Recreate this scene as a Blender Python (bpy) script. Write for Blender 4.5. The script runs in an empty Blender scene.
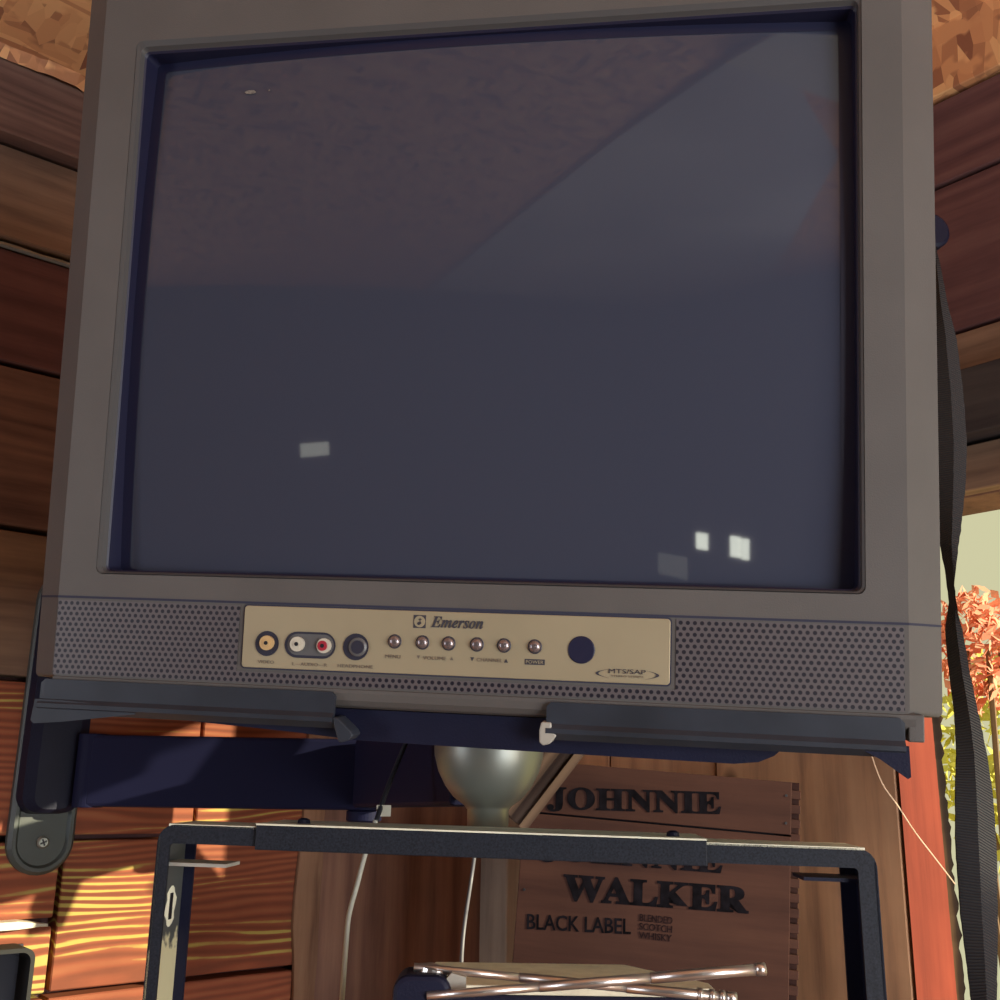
import bpy, bmesh, math, random
from mathutils import Vector, Matrix, noise
random.seed(7)
sc = bpy.context.scene
C = sc.collection
PI = math.pi

# ------------------------------------------------------------------ camera
CAM = Vector((0, 0, 1.45))
cd = bpy.data.cameras.new('camera'); cam = bpy.data.objects.new('camera', cd); C.objects.link(cam)
cd.sensor_width = 36; cd.lens = 36 * 1.05; cd.clip_start = 0.01
RT = Vector((0.9999, -0.0039, 0.0147)); DN = Vector((0.0153, 0.2581, -0.9660)); FW = Vector((0.0, 0.9661, 0.2581))
cam.matrix_world = Matrix(((RT.x, -DN.x, -FW.x, CAM.x), (RT.y, -DN.y, -FW.y, CAM.y), (RT.z, -DN.z, -FW.z, CAM.z), (0, 0, 0, 1)))
sc.camera = cam
sc.view_settings.view_transform = 'Standard'; sc.view_settings.look = 'None'
sc.view_settings.exposure = 0.0; sc.view_settings.gamma = 1.0; sc.view_settings.use_curve_mapping = False

def at(u, v, y):            # the point y metres in front of the viewpoint
    d = RT * ((u - 500) / 1050) + DN * ((v - 500) / 1050) + FW
    return CAM + d * (y / d.y)

# ------------------------------------------------------------------ sky, sun, fill lamps
w = bpy.data.worlds.new('world'); sc.world = w; w.use_nodes = True
bg = w.node_tree.nodes['Background']; bg.inputs[0].default_value = (0.62, 0.60, 0.37, 1); bg.inputs[1].default_value = 1.0
def sun():
    l = bpy.data.lights.new('sun', 'SUN'); l.energy = 7.5; l.color = (1, 0.9, 0.62); l.angle = 0.012
    o = bpy.data.objects.new('sun', l); C.objects.link(o)
    o.rotation_euler = Vector((-1.07, 0.34, -0.25)).to_track_quat('-Z', 'Y').to_euler()
sun()
def area(name, loc, target, sx, sy, e, col):
    l = bpy.data.lights.new(name, 'AREA'); l.shape = 'RECTANGLE'; l.size = sx; l.size_y = sy; l.energy = e; l.color = col
    o = bpy.data.objects.new(name, l); C.objects.link(o); o.location = loc
    o.rotation_euler = (Vector(target) - Vector(loc)).to_track_quat('-Z', 'Y').to_euler()
    return o

# ------------------------------------------------------------------ frames
def frame(X, Y, Z, O):
    return Matrix(((X[0], Y[0], Z[0], O[0]), (X[1], Y[1], Z[1], O[1]), (X[2], Y[2], Z[2], O[2]), (0, 0, 0, 1)))
CR = (-0.0095, 1.7539, 0.0)                                     # the room corner behind the set
WL = frame((-0.766, -0.643, 0), (0.643, -0.766, 0), (0, 0, 1), CR)      # left wall: x runs towards us, y into the room
WR = frame((0.643, -0.766, 0), (0.766, 0.643, 0), (0, 0, 1), CR)        # right wall: x runs towards us, y outdoors
TV = frame((0.9851, -0.1668, -0.0422), (0.1711, 0.9754, 0.1391), (0.018, -0.1442, 0.9894), (-0.0248, 0.6946, 1.7885))
I4 = Matrix.Identity(4)
DOORC = WL @ Vector((2.9, 2.3, 1.3))
area('rear_fill', WR @ Vector((3.34, -0.75, 1.25)), (0, 0.9, 1.5), 1.0, 1.5, 44, (0.88, 0.93, 1.0))  # fill lamp added behind the viewpoint, in an invented doorway
area('low_right_fill', WR @ Vector((2.55, 0.0, 1.08)), (0.1, 0.75, 1.55), 0.64, 0.58, 11, (1.0, 0.94, 0.82))  # fill lamp added low in the right wall, out of view
area('side_fill', WR @ Vector((0.22, -3.27, 1.35)), (-0.2, 1.2, 1.4), 0.4, 1.1, 14, (0.82, 0.90, 1.0))  # cool fill lamp added before the solid side wall, no window there

# ------------------------------------------------------------------ materials
def mat(name, col, rough=0.6, metal=0.0, spec=0.5, noise_amt=0.0, nscale=20, bump=0.0, bscale=200, coat=0.0):
    m = bpy.data.materials.new(name); m.use_nodes = True; nt = m.node_tree; b = nt.nodes['Principled BSDF']
    b.inputs['Base Color'].default_value = (*col, 1); b.inputs['Roughness'].default_value = rough
    b.inputs['Metallic'].default_value = metal; b.inputs['Specular IOR Level'].default_value = spec
    if coat: b.inputs['Coat Weight'].default_value = coat
    if noise_amt or bump:
        tc = nt.nodes.new('ShaderNodeTexCoord')
    if noise_amt:
        n = nt.nodes.new('ShaderNodeTexNoise'); n.inputs['Scale'].default_value = nscale; n.inputs['Detail'].default_value = 6
        r = nt.nodes.new('ShaderNodeValToRGB')
        r.color_ramp.elements[0].position = 0.3; r.color_ramp.elements[1].position = 0.7
        r.color_ramp.elements[0].color = (*[c * (1 - noise_amt) for c in col], 1)
        r.color_ramp.elements[1].color = (*[min(1, c * (1 + noise_amt)) for c in col], 1)
        nt.links.new(tc.outputs['Object'], n.inputs['Vector']); nt.links.new(n.outputs['Fac'], r.inputs['Fac'])
        nt.links.new(r.outputs['Color'], b.inputs['Base Color'])
    if bump:
        n2 = nt.nodes.new('ShaderNodeTexNoise'); n2.inputs['Scale'].default_value = bscale; n2.inputs['Detail'].default_value = 4
        bp = nt.nodes.new('ShaderNodeBump'); bp.inputs['Strength'].default_value = bump; bp.inputs['Distance'].default_value = 0.002
        nt.links.new(tc.outputs['Object'], n2.inputs['Vector']); nt.links.new(n2.outputs['Fac'], bp.inputs['Height'])
        nt.links.new(bp.outputs['Normal'], b.inputs['Normal'])
    return m

def wood(name, dark, mid, light, axis='X', grain=60, stretch=14, rings=5, rough=0.75, ring_mix=0.5, knots=True, highlight=None, offset=0.0):
    """weathered board: long grain, cathedral rings, knots and blotches"""
    m = bpy.data.materials.new(name); m.use_nodes = True; nt = m.node_tree; L = nt.links; N = nt.nodes
    b = N['Principled BSDF']; b.inputs['Roughness'].default_value = rough; b.inputs['Specular IOR Level'].default_value = 0.12
    tc = N.new('ShaderNodeTexCoord')
    ofs = N.new('ShaderNodeVectorMath'); ofs.operation = 'ADD'; ofs.inputs[1].default_value = (offset, offset * 0.7, offset * 1.3)
    L.new(tc.outputs['Object'], ofs.inputs[0])
    mp = N.new('ShaderNodeMapping'); s = [1, 1, 1]; s['XYZ'.index(axis)] = 1.0 / stretch; mp.inputs['Scale'].default_value = s
    L.new(ofs.outputs[0], mp.inputs['Vector'])
    warp = N.new('ShaderNodeTexNoise'); warp.inputs['Scale'].default_value = 3.6; warp.inputs['Detail'].default_value = 4; warp.inputs['Roughness'].default_value = 0.55
    L.new(mp.outputs[0], warp.inputs['Vector'])
    g = N.new('ShaderNodeTexNoise'); g.inputs['Scale'].default_value = grain; g.inputs['Detail'].default_value = 5; g.inputs['Roughness'].default_value = 0.65
    L.new(mp.outputs[0], g.inputs['Vector'])
    # rings: sine of warped distance across the grain
    sp0 = N.new('ShaderNodeSeparateXYZ'); L.new(ofs.outputs[0], sp0.inputs[0])
    cr0 = N.new('ShaderNodeMath'); cr0.operation = 'MULTIPLY'; cr0.inputs[1].default_value = rings * 62; L.new(sp0.outputs['Z' if axis == 'X' else 'X'], cr0.inputs[0])
    mul = N.new('ShaderNodeMath'); mul.operation = 'MULTIPLY_ADD'; mul.inputs[1].default_value = rings * 17
    L.new(warp.outputs['Fac'], mul.inputs[0]); L.new(cr0.outputs[0], mul.inputs[2])
    sn = N.new('ShaderNodeMath'); sn.operation = 'SINE'; L.new(mul.outputs[0], sn.inputs[0])
    mr = N.new('ShaderNodeMapRange'); mr.inputs[1].default_value = -1; mr.inputs[2].default_value = 1; L.new(sn.outputs[0], mr.inputs[0])
    mx = N.new('ShaderNodeMix'); mx.data_type = 'FLOAT'; mx.inputs[0].default_value = ring_mix
    L.new(g.outputs['Fac'], mx.inputs[2]); L.new(mr.outputs[0], mx.inputs[3])
    r = N.new('ShaderNodeValToRGB'); e = r.color_ramp.elements
    e[0].position = 0.25; e[0].color = (*dark, 1); e[1].position = 0.8; e[1].color = (*light, 1)
    k = r.color_ramp.elements.new(0.5); k.color = (*mid, 1)
    L.new(mx.outputs[0], r.inputs['Fac'])
    col = r.outputs['Color']
    bl = N.new('ShaderNodeTexNoise'); bl.inputs['Scale'].default_value = 5; bl.inputs['Detail'].default_value = 5
    L.new(ofs.outputs[0], bl.inputs['Vector'])
    br = N.new('ShaderNodeValToRGB'); br.color_ramp.elements[0].position = 0.35; br.color_ramp.elements[1].position = 0.65
    br.color_ramp.elements[0].color = (0.72, 0.70, 0.72, 1); br.color_ramp.elements[1].color = (1.15, 1.1, 1.05, 1)
    L.new(bl.outputs['Fac'], br.inputs['Fac'])
    m2 = N.new('ShaderNodeMix'); m2.data_type = 'RGBA'; m2.blend_type = 'MULTIPLY'; m2.inputs[0].default_value = 0.8
    L.new(col, m2.inputs[6]); L.new(br.outputs['Color'], m2.inputs[7]); col = m2.outputs[2]
    if highlight:   # sunlit highlights painted in along the grain: (colour, threshold)
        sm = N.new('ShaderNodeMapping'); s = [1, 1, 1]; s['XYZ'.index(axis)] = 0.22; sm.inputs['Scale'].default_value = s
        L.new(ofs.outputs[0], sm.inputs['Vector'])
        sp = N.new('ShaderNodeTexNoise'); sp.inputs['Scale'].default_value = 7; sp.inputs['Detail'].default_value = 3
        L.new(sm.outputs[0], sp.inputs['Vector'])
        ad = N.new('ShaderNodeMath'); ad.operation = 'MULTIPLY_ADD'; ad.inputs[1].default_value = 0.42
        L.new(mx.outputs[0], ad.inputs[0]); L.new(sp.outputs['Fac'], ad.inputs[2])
        sr = N.new('ShaderNodeMapRange'); sr.inputs[1].default_value = highlight[1]; sr.inputs[2].default_value = highlight[1] + 0.05
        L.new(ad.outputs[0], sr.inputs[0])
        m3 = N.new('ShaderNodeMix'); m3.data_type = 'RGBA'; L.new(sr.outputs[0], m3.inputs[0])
        L.new(col, m3.inputs[6]); m3.inputs[7].default_value = (*highlight[0], 1); col = m3.outputs[2]
    if knots:
        vo = N.new('ShaderNodeTexVoronoi'); vo.inputs['Scale'].default_value = 4.5
        kd = N.new('ShaderNodeMapping'); s = [1.0, 1.0, 1.0]; s['XYZ'.index(axis)] = 0.55; kd.inputs['Scale'].default_value = s
        L.new(ofs.outputs[0], kd.inputs['Vector']); L.new(kd.outputs[0], vo.inputs['Vector'])
        kr = N.new('ShaderNodeMapRange'); kr.inputs[1].default_value = 0.035; kr.inputs[2].default_value = 0.075
        L.new(vo.outputs['Distance'], kr.inputs[0])
        m4 = N.new('ShaderNodeMix'); m4.data_type = 'RGBA'; L.new(kr.outputs[0], m4.inputs[0])
        m4.inputs[6].default_value = (*[c * 0.35 for c in dark], 1); L.new(col, m4.inputs[7]); col = m4.outputs[2]
    L.new(col, b.inputs['Base Color'])
    bp = N.new('ShaderNodeBump'); bp.inputs['Strength'].default_value = 0.25; bp.inputs['Distance'].default_value = 0.0015
    L.new(mx.outputs[0], bp.inputs['Height']); L.new(bp.outputs['Normal'], b.inputs['Normal'])
    return m

def osb(name):
    m = bpy.data.materials.new(name); m.use_nodes = True; nt = m.node_tree; L = nt.links; N = nt.nodes
    b = N['Principled BSDF']; b.inputs['Roughness'].default_value = 0.7
    tc = N.new('ShaderNodeTexCoord')
    cols = []
    for i, (rot, sc_) in enumerate(((0.6, (26, 95, 20)), (-0.75, (95, 28, 30)))):
        mp = N.new('ShaderNodeMapping'); mp.inputs['Rotation'].default_value = (0, 0, rot); mp.inputs['Scale'].default_value = sc_
        L.new(tc.outputs['Object'], mp.inputs['Vector'])
        v = N.new('ShaderNodeTexVoronoi'); v.inputs['Scale'].default_value = 0.8; v.inputs['Randomness'].default_value = 1
        L.new(mp.outputs[0], v.inputs['Vector'])
        sx = N.new('ShaderNodeSeparateColor'); L.new(v.outputs['Color'], sx.inputs[0])
        r = N.new('ShaderNodeValToRGB'); e = r.color_ramp.elements
        e[0].color = (0.34, 0.13, 0.07, 1); e[1].color = (1.0, 0.56, 0.25, 1); e[0].position = 0.0
        k = e.new(0.35); k.color = (0.78, 0.36, 0.16, 1)
        L.new(sx.outputs[i], r.inputs['Fac']); cols.append(r.outputs['Color'])
    mask = N.new('ShaderNodeTexNoise'); mask.inputs['Scale'].default_value = 22; L.new(tc.outputs['Object'], mask.inputs['Vector'])
    mr = N.new('ShaderNodeMapRange'); mr.inputs[1].default_value = 0.47; mr.inputs[2].default_value = 0.53; L.new(mask.outputs['Fac'], mr.inputs[0])
    mx = N.new('ShaderNodeMix'); mx.data_type = 'RGBA'; L.new(mr.outputs[0], mx.inputs[0]); L.new(cols[0], mx.inputs[6]); L.new(cols[1], mx.inputs[7])
    L.new(mx.outputs[2], b.inputs['Base Color'])
    return m

M = {}
M['plastic'] = mat('grey_plastic', (0.112, 0.103, 0.099), 0.55, spec=0.35, noise_amt=0.10, nscale=9, bump=0.12, bscale=900)
M['lip_plastic'] = mat('opening_lip', (0.075, 0.073, 0.075), 0.45)
M['mask'] = mat('tube_mask', (0.009, 0.010, 0.036), 0.5, spec=0.2) if False else mat('tube_mask', (0.009, 0.010, 0.036), 0.5, spec=0.5)
M['plate'] = mat('champagne_plate', (0.40, 0.34, 0.225), 0.42, metal=0.2, noise_amt=0.06, nscale=12)
M['ink'] = mat('dark_ink', (0.045, 0.042, 0.055), 0.6)
M['faint_ink'] = mat('faint_ink', (0.17, 0.14, 0.11), 0.6)
M['seam'] = mat('seam_shadow_gap', (0.03, 0.032, 0.06), 0.8)
M['button'] = mat('button_metal', (0.30, 0.25, 0.26), 0.25, metal=0.7)
M['rim'] = mat('dark_rim', (0.05, 0.045, 0.06), 0.4)
M['sensor'] = mat('sensor_window', (0.022, 0.022, 0.05), 0.35, spec=0.2)
M['socket'] = mat('socket_recess', (0.035, 0.035, 0.055), 0.35)
M['socket_face'] = mat('socket_face', (0.12, 0.12, 0.125), 0.35)
M['jyellow'] = mat('yellow_socket', (0.62, 0.42, 0.20), 0.35)
M['jwhite'] = mat('white_socket', (0.62, 0.58, 0.48), 0.35)
M['jred'] = mat('red_socket', (0.40, 0.03, 0.05), 0.35)
M['hole'] = mat('socket_hole', (0.01, 0.01, 0.015), 0.5)
M['black'] = mat('black_steel', (0.010, 0.011, 0.030), 0.5, spec=0.2, noise_amt=0.2, nscale=12, bump=0.15, bscale=600)
M['arm'] = mat('black_arm_paint', (0.010, 0.011, 0.038), 0.6, spec=0.12)
M['lipsteel'] = mat('blue_black_steel', (0.026, 0.031, 0.044), 0.45, spec=0.4, noise_amt=0.25, nscale=20)
M['arm_pad'] = mat('grey_black_cap', (0.055, 0.065, 0.062), 0.5)
M['silver'] = mat('silver_paint', (0.30, 0.31, 0.28), 0.42, metal=0.7)
M['grey'] = mat('light_grey_tab', (0.42, 0.40, 0.35), 0.45)
M['sunlit_pale'] = mat('sunlit_pale_coat', (0.90, 0.87, 0.68), 0.9, noise_amt=0.12, nscale=60)  # sunlit brightness of the black bracket tops painted in; also lid and worn patch
M['frost'] = mat('speckled_black', (0.017, 0.020, 0.030), 0.6, spec=0.25, noise_amt=0.45, nscale=700)
M['chrome'] = mat('antenna_chrome', (0.72, 0.66, 0.62), 0.28, metal=0.9)
M['fleck'] = mat('dried_fleck', (0.17, 0.15, 0.13), 0.8, noise_amt=0.6, nscale=500)
M['white'] = mat('white_plastic', (0.75, 0.72, 0.6), 0.5)
M['cable'] = mat('white_cable', (0.62, 0.60, 0.52), 0.5)
M['dcable'] = mat('dark_cable', (0.03, 0.03, 0.04), 0.5)
M['gcable'] = mat('grey_cable', (0.16, 0.155, 0.18), 0.4)
M['osb'] = osb('strand_board')
BR = [((0.13, 0.075, 0.067), (0.22, 0.130, 0.105), (0.31, 0.185, 0.145)),
      ((0.17, 0.110, 0.082), (0.29, 0.190, 0.135), (0.39, 0.26, 0.18)),
      ((0.13, 0.065, 0.070), (0.20, 0.100, 0.098), (0.27, 0.145, 0.13))]
M['wl0'] = wood('wall_board_brown', *BR[0], offset=0.0, rings=4, ring_mix=0.15)
M['wl1'] = wood('wall_board_tan', *BR[1], offset=3.1, rings=4, ring_mix=0.15)
M['wl2'] = wood('wall_board_plum', *BR[2], offset=6.4, rings=3, ring_mix=0.2)
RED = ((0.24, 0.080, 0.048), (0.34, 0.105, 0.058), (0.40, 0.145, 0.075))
M['red0'] = wood('red_washed_board', *RED, offset=1.7, rings=9, ring_mix=0.5, stretch=7, highlight=((0.50, 0.40, 0.11), 0.785))
M['red1'] = wood('red_washed_board_sunlit', *RED, offset=9.2, rings=9, ring_mix=0.5, stretch=7, highlight=((0.50, 0.42, 0.13), 0.67))
M['red2'] = wood('red_washed_board_plain', *RED, offset=4.9, rings=8, ring_mix=0.4, stretch=7, highlight=((0.48, 0.36, 0.10), 0.88))
M['vert'] = wood('vertical_board', (0.150, 0.085, 0.070), (0.25, 0.140, 0.105), (0.34, 0.20, 0.14), axis='Z', offset=2.2, rings=2, ring_mix=0.2)
M['bark'] = wood('bark_edge', (0.14, 0.075, 0.05), (0.28, 0.16, 0.10), (0.36, 0.22, 0.14), axis='Z', offset=5.2, rings=2, ring_mix=0.2)
M['post'] = wood('grey_post', (0.30, 0.25, 0.20), (0.42, 0.35, 0.28), (0.5, 0.43, 0.34), axis='Z', offset=8.2, rings=1, ring_mix=0.15)
M['vr'] = wood('orange_brown_board', (0.38, 0.22, 0.14), (0.62, 0.36, 0.21), (0.72, 0.44, 0.26), axis='Z', offset=7.7, rings=2, ring_mix=0.2)
M['beam'] = wood('grey_beam', (0.06, 0.05, 0.052), (0.09, 0.075, 0.072), (0.13, 0.11, 0.10), offset=4.4, rings=2, ring_mix=0.2)
M['jamb'] = wood('orange_red_jamb', (0.15, 0.028, 0.018), (0.21, 0.040, 0.024), (0.25, 0.052, 0.030), axis='Z', offset=11.0, rings=1, ring_mix=0.12, knots=False)
M['crate'] = wood('crate_board', (0.040, 0.018, 0.016), (0.060, 0.027, 0.022), (0.080, 0.037, 0.028), axis='X', offset=12.0, rings=2, ring_mix=0.15, knots=False)
M['crate_ink'] = mat('stencil_ink', (0.007, 0.006, 0.009), 0.95, spec=0.05, noise_amt=0.6, nscale=70)
M['crate_ink2'] = mat('faded_stencil_ink', (0.018, 0.010, 0.012), 0.95, spec=0.05, noise_amt=0.3, nscale=90)
M['brace'] = wood('brace_wood', (0.07, 0.045, 0.036), (0.11, 0.07, 0.055), (0.15, 0.10, 0.075), axis='X', offset=3.3, knots=False)
M['splinter'] = wood('splintered_edge', (0.015, 0.008, 0.006), (0.03, 0.016, 0.010), (0.12, 0.07, 0.035), axis='Z', offset=1.1, knots=False)
M['leaf_red'] = mat('red_leaves', (0.95, 0.42, 0.30), 0.9, spec=0.0, noise_amt=0.12, nscale=9)
M['leaf_green'] = mat('yellow_green_leaves', (0.72, 0.68, 0.18), 0.9, spec=0.0, noise_amt=0.12, nscale=9)
M['bark_out'] = mat('shrub_stem', (0.2, 0.12, 0.07), 0.8)
M['grass'] = mat('dry_grass', (0.62, 0.56, 0.22), 0.9, noise_amt=0.3, nscale=3)
M['web'] = mat('spider_silk', (0.85, 0.6, 0.45), 0.4)
M['frame_in'] = mat('box_inside', (0.012, 0.012, 0.03), 0.5)
M['grey_rim'] = mat('grey_edge', (0.03, 0.03, 0.03), 0.6, spec=0.2)

# glass of the picture tube: dark grey phosphor behind polished glass
def tube_glass():
    m = mat('tube_glass', (0.050, 0.056, 0.086), 0.03, spec=0.55)
    return m
M['tube'] = tube_glass()

def perforated():
    m = bpy.data.materials.new('perforated_grille'); m.use_nodes = True; nt = m.node_tree; L = nt.links; N = nt.nodes
    b = N['Principled BSDF']; b.inputs['Roughness'].default_value = 0.42
    tc = N.new('ShaderNodeTexCoord'); sx = N.new('ShaderNodeSeparateXYZ'); L.new(tc.outputs['Object'], sx.inputs[0])
    PX, PZ = 0.0047, 0.0078
    def mth(op, a, bb=None):
        n = N.new('ShaderNodeMath'); n.operation = op
        for i, v in enumerate((a, bb)):
            if v is None: continue
            if isinstance(v, (int, float)): n.inputs[i].default_value = v
            else: L.new(v, n.inputs[i])
        return n.outputs[0]
    ds = []
    for ox, oz in ((0, -0.0015), (PX / 2, PZ / 2 - 0.0015)):
        fx = mth('SUBTRACT', mth('FLOORED_MODULO' if False else 'FRACT', mth('DIVIDE', mth('ADD', sx.outputs[0], ox + 1.0), PX)), 0.5)
        fz = mth('SUBTRACT', mth('FRACT', mth('DIVIDE', mth('ADD', sx.outputs[2], oz + 1.0), PZ)), 0.5)
        dx = mth('MULTIPLY', fx, PX); dz = mth('MULTIPLY', fz, PZ)
        ds.append(mth('SQRT', mth('ADD', mth('MULTIPLY', dx, dx), mth('MULTIPLY', dz, dz))))
    d = mth('MINIMUM', ds[0], ds[1])
    mr = N.new('ShaderNodeMapRange'); mr.inputs[1].default_value = 0.0012; mr.inputs[2].default_value = 0.0016; L.new(d, mr.inputs[0])
    mx = N.new('ShaderNodeMix'); mx.data_type = 'RGBA'; L.new(mr.outputs[0], mx.inputs[0])
    mx.inputs[6].default_value = (0.010, 0.009, 0.018, 1); mx.inputs[7].default_value = (0.112, 0.097, 0.104, 1)
    L.new(mx.outputs[2], b.inputs['Base Color'])
    return m
M['grille'] = perforated()

def webbing():
    m = bpy.data.materials.new('black_webbing'); m.use_nodes = True; nt = m.node_tree; L = nt.links; N = nt.nodes
    b = N['Principled BSDF']; b.inputs['Roughness'].default_value = 0.6
    tc = N.new('ShaderNodeTexCoord'); wv = N.new('ShaderNodeTexWave'); wv.inputs['Scale'].default_value = 230; wv.bands_direction = 'DIAGONAL'
    wv.inputs['Distortion'].default_value = 1.0
    L.new(tc.outputs['Object'], wv.inputs['Vector'])
    r = N.new('ShaderNodeValToRGB'); r.color_ramp.elements[0].color = (0.030, 0.030, 0.038, 1); r.color_ramp.elements[1].color = (0.055, 0.055, 0.056, 1)
    L.new(wv.outputs['Fac'], r.inputs['Fac']); L.new(r.outputs['Color'], b.inputs['Base Color'])
    bp = N.new('ShaderNodeBump'); bp.inputs['Distance'].default_value = 0.0004; L.new(wv.outputs['Fac'], bp.inputs['Height']); L.new(bp.outputs['Normal'], b.inputs['Normal'])
    return m
M['strap'] = webbing()

def sunlit_web():      # grey steel leg web, its lower part painted cream as if sunlit
    m = bpy.data.materials.new('sunlit_leg_web'); m.use_nodes = True; nt = m.node_tree; L = nt.links; N = nt.nodes
    b = N['Principled BSDF']; b.inputs['Roughness'].default_value = 0.5
    tc = N.new('ShaderNodeTexCoord'); sx = N.new('ShaderNodeSeparateXYZ'); L.new(tc.outputs['Object'], sx.inputs[0])
    n = N.new('ShaderNodeTexNoise'); n.inputs['Scale'].default_value = 90; n.inputs['Detail'].default_value = 4; L.new(tc.outputs['Object'], n.inputs['Vector'])
    a = N.new('ShaderNodeMath'); a.operation = 'MULTIPLY_ADD'; a.inputs[1].default_value = 0.05; L.new(n.outputs['Fac'], a.inputs[0]); L.new(sx.outputs[2], a.inputs[2])
    mr = N.new('ShaderNodeMapRange'); mr.inputs[1].default_value = 1.352; mr.inputs[2].default_value = 1.358; L.new(a.outputs[0], mr.inputs[0])
    mx = N.new('ShaderNodeMix'); mx.data_type = 'RGBA'; L.new(mr.outputs[0], mx.inputs[0])
    mx.inputs[6].default_value = (0.72, 0.66, 0.42, 1); mx.inputs[7].default_value = (0.085, 0.09, 0.088, 1)
    L.new(mx.outputs[2], b.inputs['Base Color'])
    return m
M['sunlit_web'] = sunlit_web()

# ------------------------------------------------------------------ mesh helpers
def obj(name, bm, m, parent=None, bevel=0, seg=2, smooth=False, mw=None):
    bmesh.ops.recalc_face_normals(bm, faces=bm.faces)
    me = bpy.data.meshes.new(name); bm.to_mesh(me); bm.free()
    ms = m if isinstance(m, (list, tuple)) else [m]
    for x in ms: me.materials.append(x)
    o = bpy.data.objects.new(name, me); C.objects.link(o)
    if parent: o.parent = parent
    if mw is not None: o.matrix_world = mw
    if bevel:
        b = o.modifiers.new('bevel', 'BEVEL'); b.width = bevel; b.segments = seg; b.limit_method = 'ANGLE'; b.angle_limit = 0.6
    if smooth:
        for p in me.polygons: p.use_smooth = True
    return o
def thing(name, label, cat, mw=I4, group=None):
    o = bpy.data.objects.new(name, None); C.objects.link(o); o.matrix_world = mw; o.empty_display_size = 0.05
    o['label'] = label; o['category'] = cat
    if group: o['group'] = group
    return o
def tag(o, label, cat, group=None):
    o['label'] = label; o['category'] = cat
    if group: o['group'] = group
    return o
def struct(o): o['kind'] = 'structure'; return o
def box(bm, x0, x1, y0, y1, z0, z1, mi=0, M4=None):
    vs = [bm.verts.new((M4 @ Vector(p)) if M4 else p) for p in
          ((x0, y0, z0), (x1, y0, z0), (x1, y1, z0), (x0, y1, z0), (x0, y0, z1), (x1, y0, z1), (x1, y1, z1), (x0, y1, z1))]
    fs = [(0, 3, 2, 1), (4, 5, 6, 7), (0, 1, 5, 4), (1, 2, 6, 5), (2, 3, 7, 6), (3, 0, 4, 7)]
    for f in fs: bm.faces.new([vs[i] for i in f]).material_index = mi
    return vs
def BM(): return bmesh.new()
def boxm(*a, **k): bm = BM(); box(bm, *a, **k); return bm
def rrect(x0, x1, z0, z1, r, y, n=6):
    out = []
    for cx, cz, a0 in ((x1 - r, z1 - r, 0), (x0 + r, z1 - r, PI / 2), (x0 + r, z0 + r, PI), (x1 - r, z0 + r, 1.5 * PI)):
        for i in range(n + 1):
            a = a0 + PI / 2 * i / n; out.append((cx + r * math.cos(a), y, cz + r * math.sin(a)))
    return out
def loft(bm, loops, cap0=False, cap1=False, closed=True):
    L = [[bm.verts.new(p) for p in lp] for lp in loops]
    for a, b in zip(L, L[1:]):
        n = len(a)
        for i in range(n if closed else n - 1):
            j = (i + 1) % n; bm.faces.new((a[i], a[j], b[j], b[i]))
    if cap0: bm.faces.new(L[0])
    if cap1: bm.faces.new(L[-1])
    return L
def prism(bm, pts, y0, y1):      # outline in x, z pushed from y0 to y1
    loft(bm, [[(x, y0, z) for x, z in pts], [(x, y1, z) for x, z in pts]], True, True)
def lathe(bm, prof, M4=I4, n=32):  # profile (radius, height) about local z
    loops = [[(M4 @ Vector((r * math.cos(2 * PI * i / n), r * math.sin(2 * PI * i / n), h))) for i in range(n)] for r, h in prof]
    loft(bm, loops, True, True)
def tube(bm, pts, r, n=10, r1=None):
    pts = [Vector(p) for p in pts]; loops = []
    for i, p in enumerate(pts):
        d = (pts[min(i + 1, len(pts) - 1)] - pts[max(i - 1, 0)]).normalized()
        u = d.orthogonal().normalized() if i == 0 else (u - d * u.dot(d)).normalized()
        v = d.cross(u); rr = r if r1 is None else r + (r1 - r) * i / (len(pts) - 1)
        loops.append([p + (u * math.cos(2 * PI * k / n) + v * math.sin(2 * PI * k / n)) * rr for k in range(n)])
    loft(bm, loops, True, True)
def smoothpath(pts, k=8):
    pts = [Vector(p) for p in pts]; out = []
    for i in range(len(pts) - 1):
        a, b, c, d = pts[max(i - 1, 0)], pts[i], pts[i + 1], pts[min(i + 2, len(pts) - 1)]
        for j in range(k):
            t = j / k
            out.append(0.5 * ((2 * b) + (c - a) * t + (2 * a - 5 * b + 4 * c - d) * t * t + (-a + 3 * b - 3 * c + d) * t ** 3))
    return out + [pts[-1]]
def disc_M(x, y, z): return Matrix.Translation((x, y, z)) @ Matrix.Rotation(PI / 2, 4, 'X')   # local z points to -y (out of the front)

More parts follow.
